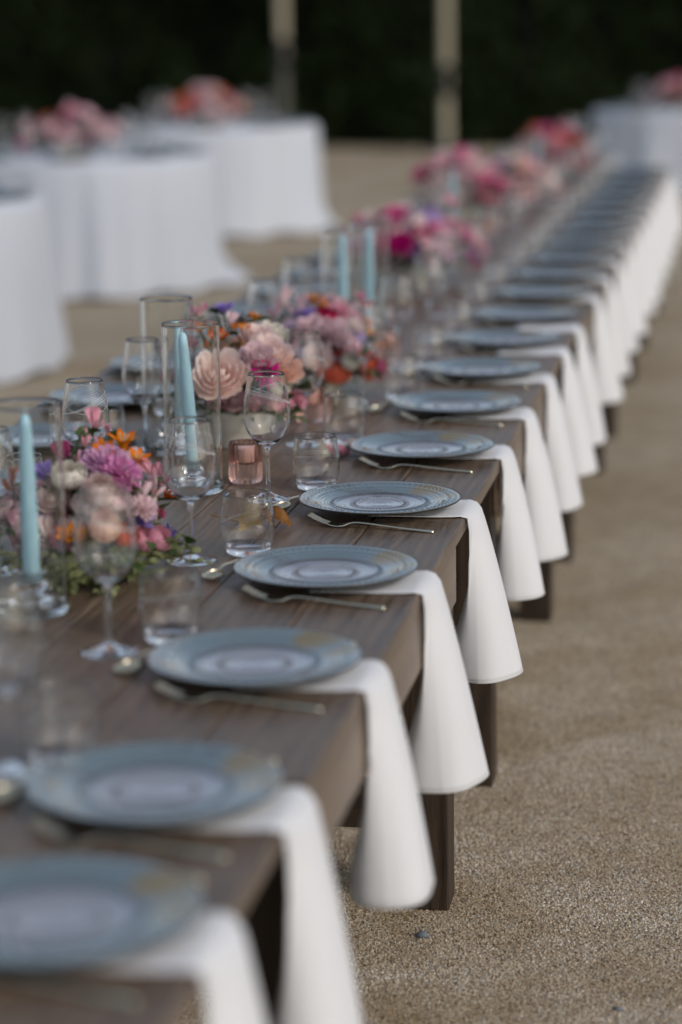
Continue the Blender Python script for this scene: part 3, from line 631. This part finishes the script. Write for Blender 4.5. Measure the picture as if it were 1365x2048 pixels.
def bloom_mesh(kind, seed):
    r_ = random.Random(seed); b = MB(); T = math.pi
    J = lambda a: r_.uniform(-a, a)
    if kind == 'rose':
        lay = [(3, .02, .20, .10, R(5), R(-25), 0), (4, .03, .27, .15, R(22), R(-48), 0), (4, .05, .33, .19, R(38), R(-62), .1), (5, .06, .39, .23, R(55), R(-72), .3), (6, .07, .46, .26, R(75), R(-80), .55), (6, .08, .52, .31, R(86), R(-84), .6), (6, .08, .56, .33, R(98), R(-80), .8)]
        for li, (n_, r0, L, W, ti, be, cu) in enumerate(lay):
            for k in range(n_): petal(b, 2*T*k/n_ + li * 1.1 + J(.12), r0, -.02 * li, L * (1+J(.05)), W, ti + J(.06), be, .012, 0, .10, 7, 6, J(3), cu * .35)
    elif kind == 'ranunculus':
        for li in range(8):
            f = (li + 1) / 8; n_ = 4 + li // 2; Lr = .12 + .55 * f
            for k in range(n_): petal(b, 2*T*k/n_ + li * .83 + J(.1), .01, -.10 - .10 * f, Lr, .10 + .15 * f, R(30 + 68 * f), R(-150 + 15 * f), .008, 0, .10, 7, 5, J(3))
    elif kind == 'carnation':
        for k in range(46):
            f = math.sqrt((k + .5) / 46); petal(b, k * 2.4 + J(.2), .02, -.1, .34 + .16 * f + J(.03), .12 + .03 * f, R(8 + 92 * f), R(-35 * f), .045, 0, .16, 4, 5, J(3))
    elif kind == 'sweet_pea':
        for side in (-1, 1):
            petal(b, T/2 + side * .42, .02, -.15, .52, .30, R(28), R(26), .05, 0, .30, 6, 6, side + J(2)); 
        petal(b, T/2, .0, -.12, .50, .34, R(14), R(30), .05, 0, .5, 6, 8, J(2))
        for side in (-1, 1): petal(b, -T/2 + side * .75, .03, -.12, .36, .20, R(40), R(-50), .035, 0, .2, 5, 5, J(2))
        petal(b, -T/2, .02, -.12, .26, .10, R(30), R(-40), .01, 1, .1, 4, 3)
        # a second, smaller floret of the same spray
        c0 = len(b.v)
        petal(b, T/2 + .3, .02, -.15, .34, .24, R(22), R(30), .05, 0, .3, 5, 6, J(2)); petal(b, -T/2 + .5, .02, -.12, .26, .16, R(40), R(-40), .03, 0, .2, 4, 4)
        rot = Matrix.Rotation(J(.6), 3, 'Z') @ Matrix.Rotation(R(-35), 3, 'X')
        for q_ in range(c0, len(b.v)): b.v[q_] = tuple(rot @ Vector(b.v[q_]) + Vector((.16 * (1 if seed % 2 else -1), -.10, -.30)))
    elif kind == 'lisianthus':
        for li, (n_, L, W, ti, be) in enumerate([(4, .40, .20, R(16), R(-10)), (5, .52, .26, R(30), R(-6)), (5, .58, .28, R(42), R(10))]):
            for k in range(n_): petal(b, 2*T*k/n_ + li * .6 + J(.15), .03, -.25, L * (1+J(.06)), W, ti, be, .04, 0, .12, 6, 6, J(3), .5)
    elif kind == 'alstroemeria':
        for c_ in range(2):
            c0 = len(b.v)
            for k in range(6): petal(b, T*k/3 + J(.1), .02, -.2, .62, .38 if k % 2 else .30, R(16), R(50 + J(10)), .01, 1, .25, 6, 4, J(2), .2)
            for k in range(5):
                a = k * 1.2; b.tube([(0, 0, -.1), (.05 * math.cos(a), .05 * math.sin(a), .1), (.12 * math.cos(a), .12 * math.sin(a), .26)], [.012, .010, .016], 4, 1)
            sc_ = (.78, .62)[c_]; rot = Matrix.Rotation(J(3), 3, 'Z') @ Matrix.Rotation(R((10, 55)[c_]), 3, 'X')
            for q_ in range(c0, len(b.v)): b.v[q_] = tuple(rot @ (Vector(b.v[q_]) * sc_) + Vector(((-.14, .20)[c_], (.06, -.15)[c_], (0, -.08)[c_])))
    elif kind == 'anemone':
        for li, n_ in enumerate((10, 12)):
            for k in range(n_): petal(b, 2*T*k/n_ + li * .3, .08, 0 - .04 * li, .40 + .04 * li, .12, R(66 + 18 * li + J(6)), R(12), .012, 0, .4, 4, 4, J(3))
        b.lathe([(.0, .10), (.07, .09), (.11, .04), (.10, -.02)], 14, 1)
        for k in range(26):
            a = k * 2.4; b.tube([(.09 * math.cos(a), .09 * math.sin(a), .03), (.17 * math.cos(a), .17 * math.sin(a), .10)], .008, 3, 1)
    elif kind == 'bouvardia':
        for k in range(30):
            c0 = len(b.v); v = Vector((J(1), J(1), r_.uniform(-.1, 1))).normalized() * .40
            for q_ in range(4): petal(b, T * q_ / 2, .01, 0, .13, .06, R(70), R(25), 0, 1, .2, 3, 2)
            b.tube([(0, 0, 0), (0, 0, -.22)], .012, 4)
            m_ = v.to_track_quat('Z', 'Y').to_matrix()
            for q_ in range(c0, len(b.v)): b.v[q_] = tuple(m_ @ Vector(b.v[q_]) + v)
    return b
BL = {}
for kd in ('rose', 'ranunculus', 'carnation', 'sweet_pea', 'lisianthus', 'alstroemeria', 'anemone', 'bouvardia'):
    for s_ in (1, 2):
        o = bloom_mesh(kd, s_).build(kd, [M['petal_pink'], M['flower_eye']]); BL[kd, s_] = o.data; bpy.data.objects.remove(o)
        if kd == 'alstroemeria': BL[kd, s_].materials[1] = M['petal_cream']
def bloom(kind, col, p, size, direction, parent, r_):
    o = bpy.data.objects.new(kind, BL[kind, r_.choice((1, 2))]); COL.objects.link(o); o.parent = parent; o.location = p
    o.material_slots[0].link = 'OBJECT'; o.material_slots[0].material = M['petal_' + col]
    if kind == 'sweet_pea':
        o.rotation_euler = (R(20) + r_.uniform(-.3, .3), r_.uniform(-.35, .35), math.atan2(direction.y, direction.x) + math.pi / 2 + r_.uniform(-.9, .9))
    else: o.rotation_euler = (direction.normalized().to_track_quat('Z', 'Y').to_matrix() @ Matrix.Rotation(r_.uniform(0, 6.28), 3, 'Z')).to_euler()
    k = {'sweet_pea': 1.8, 'ranunculus': 1.5, 'rose': 1.18, 'lisianthus': 1.5, 'anemone': 1.2, 'bouvardia': 1.3, 'alstroemeria': 1.45}.get(kind, 1.4)
    o.scale = (size * k,) * 3; return o
def leaf_quad(b, p, d, L, W, r_, m=0, bend=.25):
    d = d.normalized(); s = d.cross(Vector((0, 0, 1))); s = s.normalized() if s.length > .1 else Vector((1, 0, 0)); s.rotate(Matrix.Rotation(r_.uniform(-1, 1), 3, d)); n_ = s.cross(d)
    rows = []
    for i in range(5):
        t = i / 4; w = W * math.sin(math.pi * min(1, .08 + .92 * t)) ** .8; c = p + d * (L * t) - Vector((0, 0, 1)) * (bend * L * t * t)
        rows.append([c - s * w + n_ * w * .25, c, c + s * w + n_ * w * .25])
    b.grid(rows, m)
def arrangement(loc, rad, flowers, label, seed, bowl=None, pale_at=(), leaves=420, spikes=(), fill=30):
    """low table flowers. flowers are given in world coordinates."""
    r_ = random.Random(seed); root = empty('flower_arrangement', loc, label=label, cat='flower arrangement', group='low flower arrangements down the middle of the tables')
    O = Vector(loc); rx, ry, rz = rad
    if bowl:
        b = MB(); br, bh = bowl
        b.lathe([(.0004, 0), (br * .62, 0), (br * .66, .004), (br * .60, .012), (br * .85, bh * .45), (br, bh * .85), (br * 1.01, bh), (br * .97, bh), (br * .90, bh * .8), (br * .5, bh * .3), (.0004, bh * .28)], 40)
        b.build('bowl', M['ceramic'], root)
    else:
        b = MB(); b.lathe([(.0004, 0), (.085, 0), (.095, .006), (.105, .045), (.100, .046), (.088, .012), (.0004, .01)], 32); b.build('bowl', M['ceramic'], root)
    base = Vector((0, 0, (bowl[1] * .8 if bowl else .03)))
    st = MB(); fo = MB()
    if fill:
        cols = [c for _, c, *_ in flowers if c not in ('orange', 'tangerine', 'redorange', 'crimson', 'tan')]; flowers = list(flowers)
        for k in range(fill):
            a = k * 2.4; e = math.asin(((k * .618) % 1) ** .9 * .97); q_ = r_.uniform(.62, .80); zb = (base.z + .035) if bowl else .06
            flowers.append((r_.choice(['carnation', 'sweet_pea', 'sweet_pea', 'ranunculus', 'rose']), r_.choice(cols), O.x + rx * math.cos(a) * math.cos(e) * q_, O.y + ry * math.sin(a) * math.cos(e) * q_, O.z + zb + (rz - zb) * math.sin(e) * q_, r_.uniform(.036, .05)))
    for (kind, col, x, y, z, s) in flowers:
        p = Vector((x, y, z)) - O
        d = (p - base); d.x /= rx; d.y /= ry; d.z /= rz; d = d.normalized() + Vector((.18, -.30, .62))
        bloom(kind, col, p, s, d, root, r_)
        st.tube([base + Vector((p.x * .25, p.y * .25, 0)), base * .5 + p * .55 + Vector((0, 0, -.01)), p - d.normalized() * s * .15], .0016, 4)
        for q_ in range(2):
            v = Vector((r_.uniform(-1, 1), r_.uniform(-1, 1), r_.uniform(-.2, .8))); leaf_quad(fo, p - d.normalized() * s * .35, v, r_.uniform(.025, .05), r_.uniform(.006, .012), r_)
    for k in range(leaves):
        v = Vector((r_.gauss(0, 1), r_.gauss(0, 1), abs(r_.gauss(0, 1)))).normalized(); q_ = r_.uniform(.35, .98)
        p = Vector((v.x * rx * q_, v.y * ry * q_, base.z + v.z * rz * .72 * q_)); leaf_quad(fo, p, v + Vector((r_.uniform(-.8, .8), r_.uniform(-.8, .8), r_.uniform(-.3, .6))), r_.uniform(.025, .055), r_.uniform(.006, .013), r_)
    for (x, y, z, dx, dy, dz, L) in spikes:
        c = bpy.data.objects.new; lb = MB(); leaf_quad(lb, Vector((x, y, z)) - O, Vector((dx, dy, dz)), L, .007, r_, 0, .05); lb.build('blade_leaf', M['leaf'], root)
    st.build('stems', M['leaf'], root)['kind'] = 'stuff'; fo.build('foliage', M['leaf'], root)['kind'] = 'stuff'
    if pale_at:
        pb = MB()
        for (x, y, z, n_) in pale_at:
            for k in range(n_):
                a = r_.uniform(0, 6.28); d0 = Vector((math.cos(a), math.sin(a), r_.uniform(-.35, .35))); p = Vector((x, y, z)) - O + Vector((r_.uniform(-.03, .03), r_.uniform(-.03, .03), r_.uniform(-.01, .02)))
                L = r_.uniform(.03, .06); e_ = p + d0 * L; e_.z = max(e_.z, .006); pb.tube([p, (p + e_) / 2 + Vector((0, 0, .004)), e_], .0009, 3, 0)
                for q_ in range(7):
                    t = q_ / 7; pp = p.lerp(e_, t); leaf_quad(pb, pp, d0 + Vector((r_.uniform(-1, 1), r_.uniform(-1, 1), r_.uniform(-.2, .7))), r_.uniform(.012, .021), r_.uniform(.0035, .006), r_)
        pb.build('pale_sprigs', M['leaf_pale'], root)['kind'] = 'stuff'
    return root
BLOOMS_NEAR = [
    ('sweet_pea','pink',-0.581,1.740,1.008,0.043),
    ('sweet_pea','pink',-0.595,1.720,0.981,0.042),
    ('sweet_pea','hotpink',-0.636,1.760,0.951,0.037),
    ('sweet_pea','pink',-0.586,1.800,0.948,0.035),
    ('alstroemeria','orange',-0.543,1.740,0.971,0.068),
    ('alstroemeria','orange',-0.524,1.760,0.947,0.054),
    ('lisianthus','violet',-0.660,1.700,0.930,0.045),
    ('ranunculus','cream',-0.603,1.660,0.932,0.050),
    ('carnation','mauve',-0.549,1.700,0.950,0.065),
    ('carnation','mauvepink',-0.520,1.680,0.937,0.056),
    ('ranunculus','blush',-0.543,1.620,0.915,0.056),
    ('sweet_pea','palepink',-0.519,1.800,0.920,0.053),
    ('sweet_pea','palepink',-0.497,1.720,0.894,0.057),
    ('sweet_pea','pink',-0.493,1.840,0.891,0.046),
    ('ranunculus','peach',-0.525,1.580,0.864,0.055),
    ('alstroemeria','tangerine',-0.580,1.600,0.848,0.052),
    ('alstroemeria','tangerine',-0.558,1.620,0.849,0.042),
    ('ranunculus','coral',-0.504,1.640,0.837,0.041),
    ('lisianthus','violet',-0.493,1.700,0.852,0.036),
    ('carnation','pink',-0.651,1.660,0.840,0.050),
    ('sweet_pea','coral',-0.744,1.740,0.897,0.046),
    ('sweet_pea','pink',-0.739,1.700,0.840,0.058),
    ('alstroemeria','redorange',-0.484,1.820,0.870,0.037),
    ('rose','blush',-0.633,1.660,0.891,0.052),
    ('carnation','palepink',-0.527,1.720,0.872,0.055),
    ('carnation','magenta',-0.544,1.740,0.854,0.042),
    ('lisianthus','violet',-0.481,1.860,0.782,0.045),
    ('ranunculus','peach',-0.492,1.760,0.818,0.030),
    ('carnation','blush',-0.720,1.780,0.878,0.050),
    ('carnation','pink',-0.634,1.720,0.861,0.044),
    ('ranunculus','palepink',-0.688,1.680,0.797,0.045),
    ('sweet_pea','lilac',-0.623,1.820,0.935,0.032),
    ('sweet_pea','palepink',-0.504,1.680,0.917,0.041),
    ('carnation','hotpink',-0.495,1.820,0.843,0.027),
    ('rose','blush',-0.729,1.760,0.841,0.053),
    ('sweet_pea','blush',-0.493,1.760,0.864,0.038),
    ('sweet_pea','palepink',-0.515,1.700,0.930,0.048),
    ('sweet_pea','pink',-0.486,1.760,0.922,0.044),
    ('carnation','palepink',-0.481,1.680,0.877,0.039),
    ('sweet_pea','pink',-0.570,1.800,0.978,0.030),
    ('ranunculus','palepink',-0.516,1.640,0.897,0.039),
    ('sweet_pea','palepink',-0.476,1.740,0.891,0.042),
    ('ranunculus','blush',-0.570,1.620,0.892,0.039),
    ('carnation','palepink',-0.629,1.680,0.917,0.041),
]
BLOOMS_MIDDLE = [
    ('lisianthus','violet',-0.633,2.980,1.057,0.036),
    ('alstroemeria','orange',-0.581,2.920,1.020,0.040),
    ('alstroemeria','orange',-0.568,3.000,1.037,0.038),
    ('alstroemeria','redorange',-0.579,2.940,0.991,0.031),
    ('alstroemeria','orange',-0.672,2.980,1.007,0.049),
    ('alstroemeria','redorange',-0.631,2.920,0.995,0.047),
    ('sweet_pea','palepink',-0.622,3.000,1.023,0.041),
    ('sweet_pea','pink',-0.706,3.040,1.040,0.039),
    ('bouvardia','tan',-0.589,2.880,0.979,0.057),
    ('bouvardia','tan',-0.608,2.900,0.959,0.042),
    ('rose','blush',-0.539,2.920,1.000,0.071),
    ('rose','blush',-0.507,2.880,0.973,0.081),
    ('rose','palepink',-0.527,2.840,0.968,0.065),
    ('rose','cream',-0.521,2.980,1.002,0.063),
    ('rose','blushdeep',-0.604,2.800,0.933,0.106),
    ('anemone','magenta',-0.505,2.820,0.938,0.063),
    ('rose','peach',-0.471,2.880,0.938,0.064),
    ('ranunculus','cream',-0.487,2.880,0.903,0.048),
    ('carnation','pink',-0.721,2.980,0.975,0.050),
    ('lisianthus','violet',-0.690,2.980,0.939,0.038),
    ('sweet_pea','hotpink',-0.755,3.020,0.956,0.046),
    ('carnation','pink',-0.727,2.940,0.924,0.049),
    ('rose','palepink',-0.693,2.920,0.894,0.056),
    ('ranunculus','pink',-0.765,3.000,0.901,0.045),
]
BLOOMS_NEXT = [
    ('sweet_pea','palepink',-0.655,3.760,0.977,0.067),
    ('sweet_pea','palepink',-0.615,3.740,0.956,0.066),
    ('sweet_pea','pink',-0.688,3.800,0.943,0.052),
    ('lisianthus','violet',-0.584,3.740,0.946,0.061),
    ('lisianthus','lilac',-0.619,3.840,0.972,0.044),
    ('alstroemeria','orange',-0.572,3.800,0.975,0.064),
    ('ranunculus','crimson',-0.533,3.700,0.949,0.051),
    ('carnation','pink',-0.504,3.780,0.947,0.074),
    ('carnation','palepink',-0.541,3.860,0.965,0.065),
    ('rose','palepink',-0.556,3.640,0.921,0.083),
    ('carnation','palepink',-0.511,3.660,0.916,0.083),
    ('sweet_pea','pink',-0.466,3.900,0.953,0.055),
    ('lisianthus','lilac',-0.464,3.740,0.891,0.059),
    ('alstroemeria','orange',-0.439,3.840,0.883,0.057),
    ('alstroemeria','redorange',-0.466,3.880,0.919,0.044),
    ('carnation','pink',-0.474,3.680,0.871,0.063),
    ('ranunculus','coral',-0.492,3.600,0.832,0.077),
    ('alstroemeria','redorange',-0.446,3.660,0.813,0.066),
    ('carnation','hotpink',-0.418,3.740,0.820,0.056),
    ('sweet_pea','pink',-0.437,3.700,0.846,0.051),
    ('carnation','pink',-0.583,3.620,0.873,0.065),
    ('alstroemeria','orange',-0.597,3.580,0.837,0.042),
    ('ranunculus','crimson',-0.523,3.660,0.861,0.045),
    ('carnation','blush',-0.533,3.580,0.867,0.062),
    ('sweet_pea','palepink',-0.627,3.700,0.905,0.064),
    ('carnation','lilac',-0.607,3.720,0.923,0.051),
    ('rose','blush',-0.482,3.760,0.921,0.069),
    ('ranunculus','cream',-0.456,3.600,0.850,0.045),
]
PALE = [(-.60, 1.56, .765, 20), (-.56, 1.57, .785, 16), (-.55, 1.60, .77, 18), (-.50, 1.66, .77, 18), (-.46, 1.76, .775, 18), (-.64, 1.58, .79, 14), (-.52, 1.62, .80, 14), (-.48, 1.70, .80, 14), (-.68, 1.62, .79, 14)]
arrangement((-.62, 1.74, H), (.20, .17, .20), BLOOMS_NEAR, 'pink, orange and violet bloom cluster in the left foreground with pale trailing sprigs', 1, None, PALE, 150,
            [(-.70, 1.66, .90, .5, -.2, .8, .09), (-.62, 1.70, .94, .4, .1, .9, .08)])
arrangement((-.60, 2.98, H), (.17, .15, .17), BLOOMS_MIDDLE, 'blush roses with orange buds in an off white bowl behind the candle cylinders', 2, (.092, .088), (), 150,
            [(-.628, 2.98, .965, -.25, 0, 1, .10), (-.64, 2.96, .94, -.5, 0, 1, .09), (-.61, 2.95, .93, 1, -.1, .35, .10), (-.60, 3.0, .92, .2, 0, 1, .08)])
arrangement((-.56, 3.72, H), (.20, .17, .19), BLOOMS_NEXT, 'coral, crimson and pale pink blooms just beyond the sharp wine glass', 3, (.09, .06), (), 150)
def random_blooms(cx, cy_, rx, ry, z1, n_, cols, seed, tall=(), big=1.0, zb=H):
    r_ = random.Random(seed); out = []
    for k in range(n_):
        a = r_.uniform(0, 6.28); e = r_.uniform(0, 1.35); q_ = r_.uniform(.75, 1.05)
        x = cx + rx * math.cos(a) * math.cos(e) * q_; y = cy_ + ry * math.sin(a) * math.cos(e) * q_ ; z = zb + .07 + (z1 - .07) * math.sin(e) * q_
        kd = r_.choice(['sweet_pea', 'sweet_pea', 'ranunculus', 'rose', 'carnation', 'carnation', 'lisianthus', 'alstroemeria']); out.append((kd, r_.choice(cols), x, y, z, r_.uniform(.055, .085) * big))
    return out + list(tall)
c3 = ['pink', 'hotpink', 'palepink', 'magenta', 'pink', 'hotpink', 'palepink', 'lilac', 'blush']
c4 = ['pink', 'palepink', 'blush', 'peach', 'pink', 'coral', 'palepink']; c5 = ['coral', 'hotpink', 'redorange', 'pink', 'pink', 'crimson', 'peach']
far_sets = [((-.70, 6.30), (.25, .20), .26, 44, c3, 'bright magenta and pink arrangement, third along the table', [('alstroemeria', 'magenta', -.72, 6.15, .985, .07), ('carnation', 'magenta', -.70, 6.1, .91, .07), ('sweet_pea', 'hotpink', -.60, 6.2, .95, .07), ('sweet_pea', 'pink', -.55, 6.4, 1.02, .06)]),
    ((-.84, 8.9), (.24, .22), .30, 44, ['pink', 'palepink', 'pink', 'blush', 'hotpink'], 'tall pale pink arrangement, left one of the blurred pair', []),
    ((-.66, 9.6), (.22, .22), .23, 40, c4 + ['lilac'], 'peach and pink arrangement, right one of the blurred pair', []),
    ((-.66, 11.7), (.26, .24), .29, 42, c5, 'red and hot pink arrangement, nearest the far end of the long table', [])]
for k, ((cx, cy_), (rx, ry), z1, n_, cols, lab, tall) in enumerate(far_sets):
    arrangement((cx, cy_, H), (rx * .9, ry * .9, z1), random_blooms(cx, cy_, rx, ry, z1, n_ + 8, cols, 50 + k, tall), lab, 60 + k, (.09, .06), (), 110)

# dry maple leaf and fallen petals on the planks
def maple():
    b = MB(); pts = []
    lob = [(0, 1.0), (.16, .50), (.30, .62), (.42, .34), (.62, .80), (.80, .40), (.95, .58), (1.12, .24), (1.5, .20)]
    outl = [(a * 1.9, r) for a, r in lob]; full = [(-a, r) for a, r in reversed(outl[1:])] + outl
    r_ = random.Random(4); rows = []
    for a, r in full:
        row = []
        for k in range(5):
            t = k / 4; x = math.cos(a) * r * t * .055; y = math.sin(a) * r * t * .055; row.append((x, y, .003 + .013 * t * t * (.5 + .5 * math.sin(a * 2.1 + .6)) + .004 * math.sin(a * 6) * t * t))
        rows.append(row)
    b.grid(rows); root = b.build('maple_leaf', M['dry_leaf']); s = MB(); s.tube([(0, 0, .003), (-.02, .004, .007), (-.045, .002, .020)], .0009, 5); s.build('leaf_stalk', M['dry_leaf'], root); return root
ml = maple(); ml.location = (-.405, 2.12, H + .004); ml.rotation_euler = (R(28), R(-6), R(8)); ml.scale = (1.35, 1.35, 1.6)
tag(ml, 'dry yellow green maple leaf behind the tumbler in front of the sharp wine glass', 'leaf')
b = MB(); rows = []
for i in range(11):
    t = i / 10; w = .016 * math.sin(math.pi * (.06 + .92 * t)) ** .7; c = Vector((-.03 + .065 * t, .002 * math.sin(t * 6), .006 + .012 * math.sin(math.pi * t)))
    rows.append([c + Vector((0, w * math.cos(a), w * (math.sin(a)) + .004)) for a in [R(-20 + 25 * k) for k in range(9)]])
b.grid(rows); lf = b.build('curled_leaf', M['brown_leaf'], loc=(-.350, 2.125, H)); lf.scale = (1.15, 1.1, 1.1); lf.rotation_euler = (0, R(8), R(-22)); tag(lf, 'curled brown dry leaf lying right of the flat maple leaf', 'leaf')
def fallen(x, y, col, s, lab):
    o = bpy.data.objects.new('fallen_bloom', BL['rose', 1]); COL.objects.link(o); o.location = (x, y, H + s * .30); o.scale = (s, s, s * .7); o.rotation_euler = (R(25), R(10), 1)
    o.material_slots[0].link = 'OBJECT'; o.material_slots[0].material = M['petal_' + col]; tag(o, lab, 'flower')
fallen(-.352, 2.86, 'pink', .045, 'loose pink bloom lying on the table between tumbler and fifth plate')

# ------------------------------------------------------------------ round tables
def tablecloth_mesh(Rr, seed, tails, Ht):
    r_ = random.Random(seed); b = MB(); N = 220
    ph = [r_.uniform(0, 6.28) for _ in range(6)]; fr = [7, 11, 16, 23, 30, 5]
    prof = [(.01, 0), (Rr * .5, 0), (Rr * .9, 0), (Rr * .985, 0), (Rr * 1.0, -.008), (Rr * 1.006, -.03)] + [(Rr * 1.006, -.03 - (Ht - .04) * k / 16) for k in range(1, 17)]
    zt = .012
    def fn(r, z, a, j):
        if j < 5: return r, z
        t = min(1, (-z) / Ht)
        f = sum(math.sin(a * fr[k] + ph[k] + 1.3 * math.sin(a * 3 + ph[k] * 2) + .5 * t * math.sin(ph[k])) * (.35 + .65 * math.sin(a * 2 + ph[k] * 1.7)) * (1.5, 1.2, 1, .7, .5)[k] for k in range(5)) / 5
        rr = r + t ** .7 * (.105 * f + .015) + .03 * t ** 3 + .015 * math.sin(a * 5 + ph[5]) * t
        for (ta, tw, tl) in tails:
            d = (a - ta + math.pi) % (2 * math.pi) - math.pi; rr += tl * math.exp(-(d / tw) ** 2) * max(0, (t - .75) / .25) ** 2
        return rr, z + .012 * math.sin(a * 12 + ph[1]) * t
    b.lathe(prof, N, fn=fn); b.cap(.01, 0, N); rows = None
    return b, zt
DIRS = ['right rim', 'back right rim', 'back rim', 'back left rim', 'left rim', 'front left rim', 'front rim', 'front right rim']
def round_table(x, y, where, look, tails, seed, fl, cols, Ht=.83):
    ware = 8
    root = empty('round_table', (x, y, 0), label='round table under a long white cloth, ' + look, cat='table', group='round tables with white cloths')
    b, zt = tablecloth_mesh(.88, seed, tails, Ht); zt += Ht; b.build('tablecloth', M['tablecloth'], root, loc=(0, 0, zt))
    tp = MB(); tp.lathe([(.0004, 0), (.872, 0), (.872, .018), (.0004, .018)], 48); tp.build('tabletop', M['wood_dark'], root, loc=(0, 0, Ht - .012)); 
    lg = MB(); lg.lathe([(.25, 0), (.25, .03), (.05, .06), (.05, Ht - .05), (.2, Ht - .013)], 24); lg.build('pedestal', M['wood_dark'], root)
    r_ = random.Random(seed); zt += .0012
    for k in range(ware):
        a = 2 * math.pi * k / ware + .2
        for src, rr, da, nm in ((W_PLATE, .70, 0, 'plate'), (W_GLASS, .47, .10, 'wine glass'), (W_TUMB, .50, -.14, 'tumbler')):
            o = src.copy(); COL.objects.link(o); o.location = (x + rr * math.cos(a + da), y + rr * math.sin(a + da), zt + (.002 if nm == 'plate' else 0)); o.rotation_euler.z = a
            tag(o, {'plate': 'grey plate', 'wine glass': 'wine glass', 'tumbler': 'water tumbler'}[nm] + ' at the ' + DIRS[k] + ' of the ' + where, nm, {'plate': 'plates', 'wine glass': 'wine glasses', 'tumbler': 'water tumblers'}[nm] + ' on the ' + where)
    fx, fy = fl
    arrangement((fx, fy, zt), (.24, .20, .25), random_blooms(fx, fy, .34, .26, .30, 46, cols + ['palepink', 'blush', 'palepink'], seed + 9, (), 1.12, zt), 'blurred flower arrangement on the ' + where, seed + 20, (.10, .07), (), 110)
W_PLATE = plate_far = None
pb_ = MB(); pb_.lathe([(.0004, .006), (.05, .0062), (.095, .0095), (.15, .022), (.157, .026), (.157, .0235), (.10, .006), (.058, .0008), (.0004, .002)], 48)
W_PLATE = pb_.build('dinner_plate', [M['plate']]); W_GLASS = make_wine_glass(False); W_TUMB = make_tumbler(False)
round_table(-3.80, 8.95, 'round table cut by the picture edge', 'cut off by the left picture edge', [], 71, (-3.95, 9.0), c4)
round_table(-3.80, 12.72, 'round table with pink and crimson flowers', 'with pink and crimson flowers on it', [(.35, .3, .20)], 72, (-3.88, 12.75), ['hotpink', 'pink', 'crimson', 'pink', 'coral'])
round_table(-3.88, 16.80, 'round table with orange flowers', 'with orange and pink flowers before the hedge', [(.1, .3, .12)], 73, (-3.93, 16.8), ['orange', 'pink', 'coral', 'redorange', 'blush'])
round_table(-.18, 20.9, 'round table beyond the long table', 'standing past the far end of the long table', [], 74, (-.22, 20.9), ['pink', 'hotpink', 'palepink', 'coral'], .77)
for s_ in (W_PLATE, W_GLASS, W_TUMB): bpy.data.objects.remove(s_)
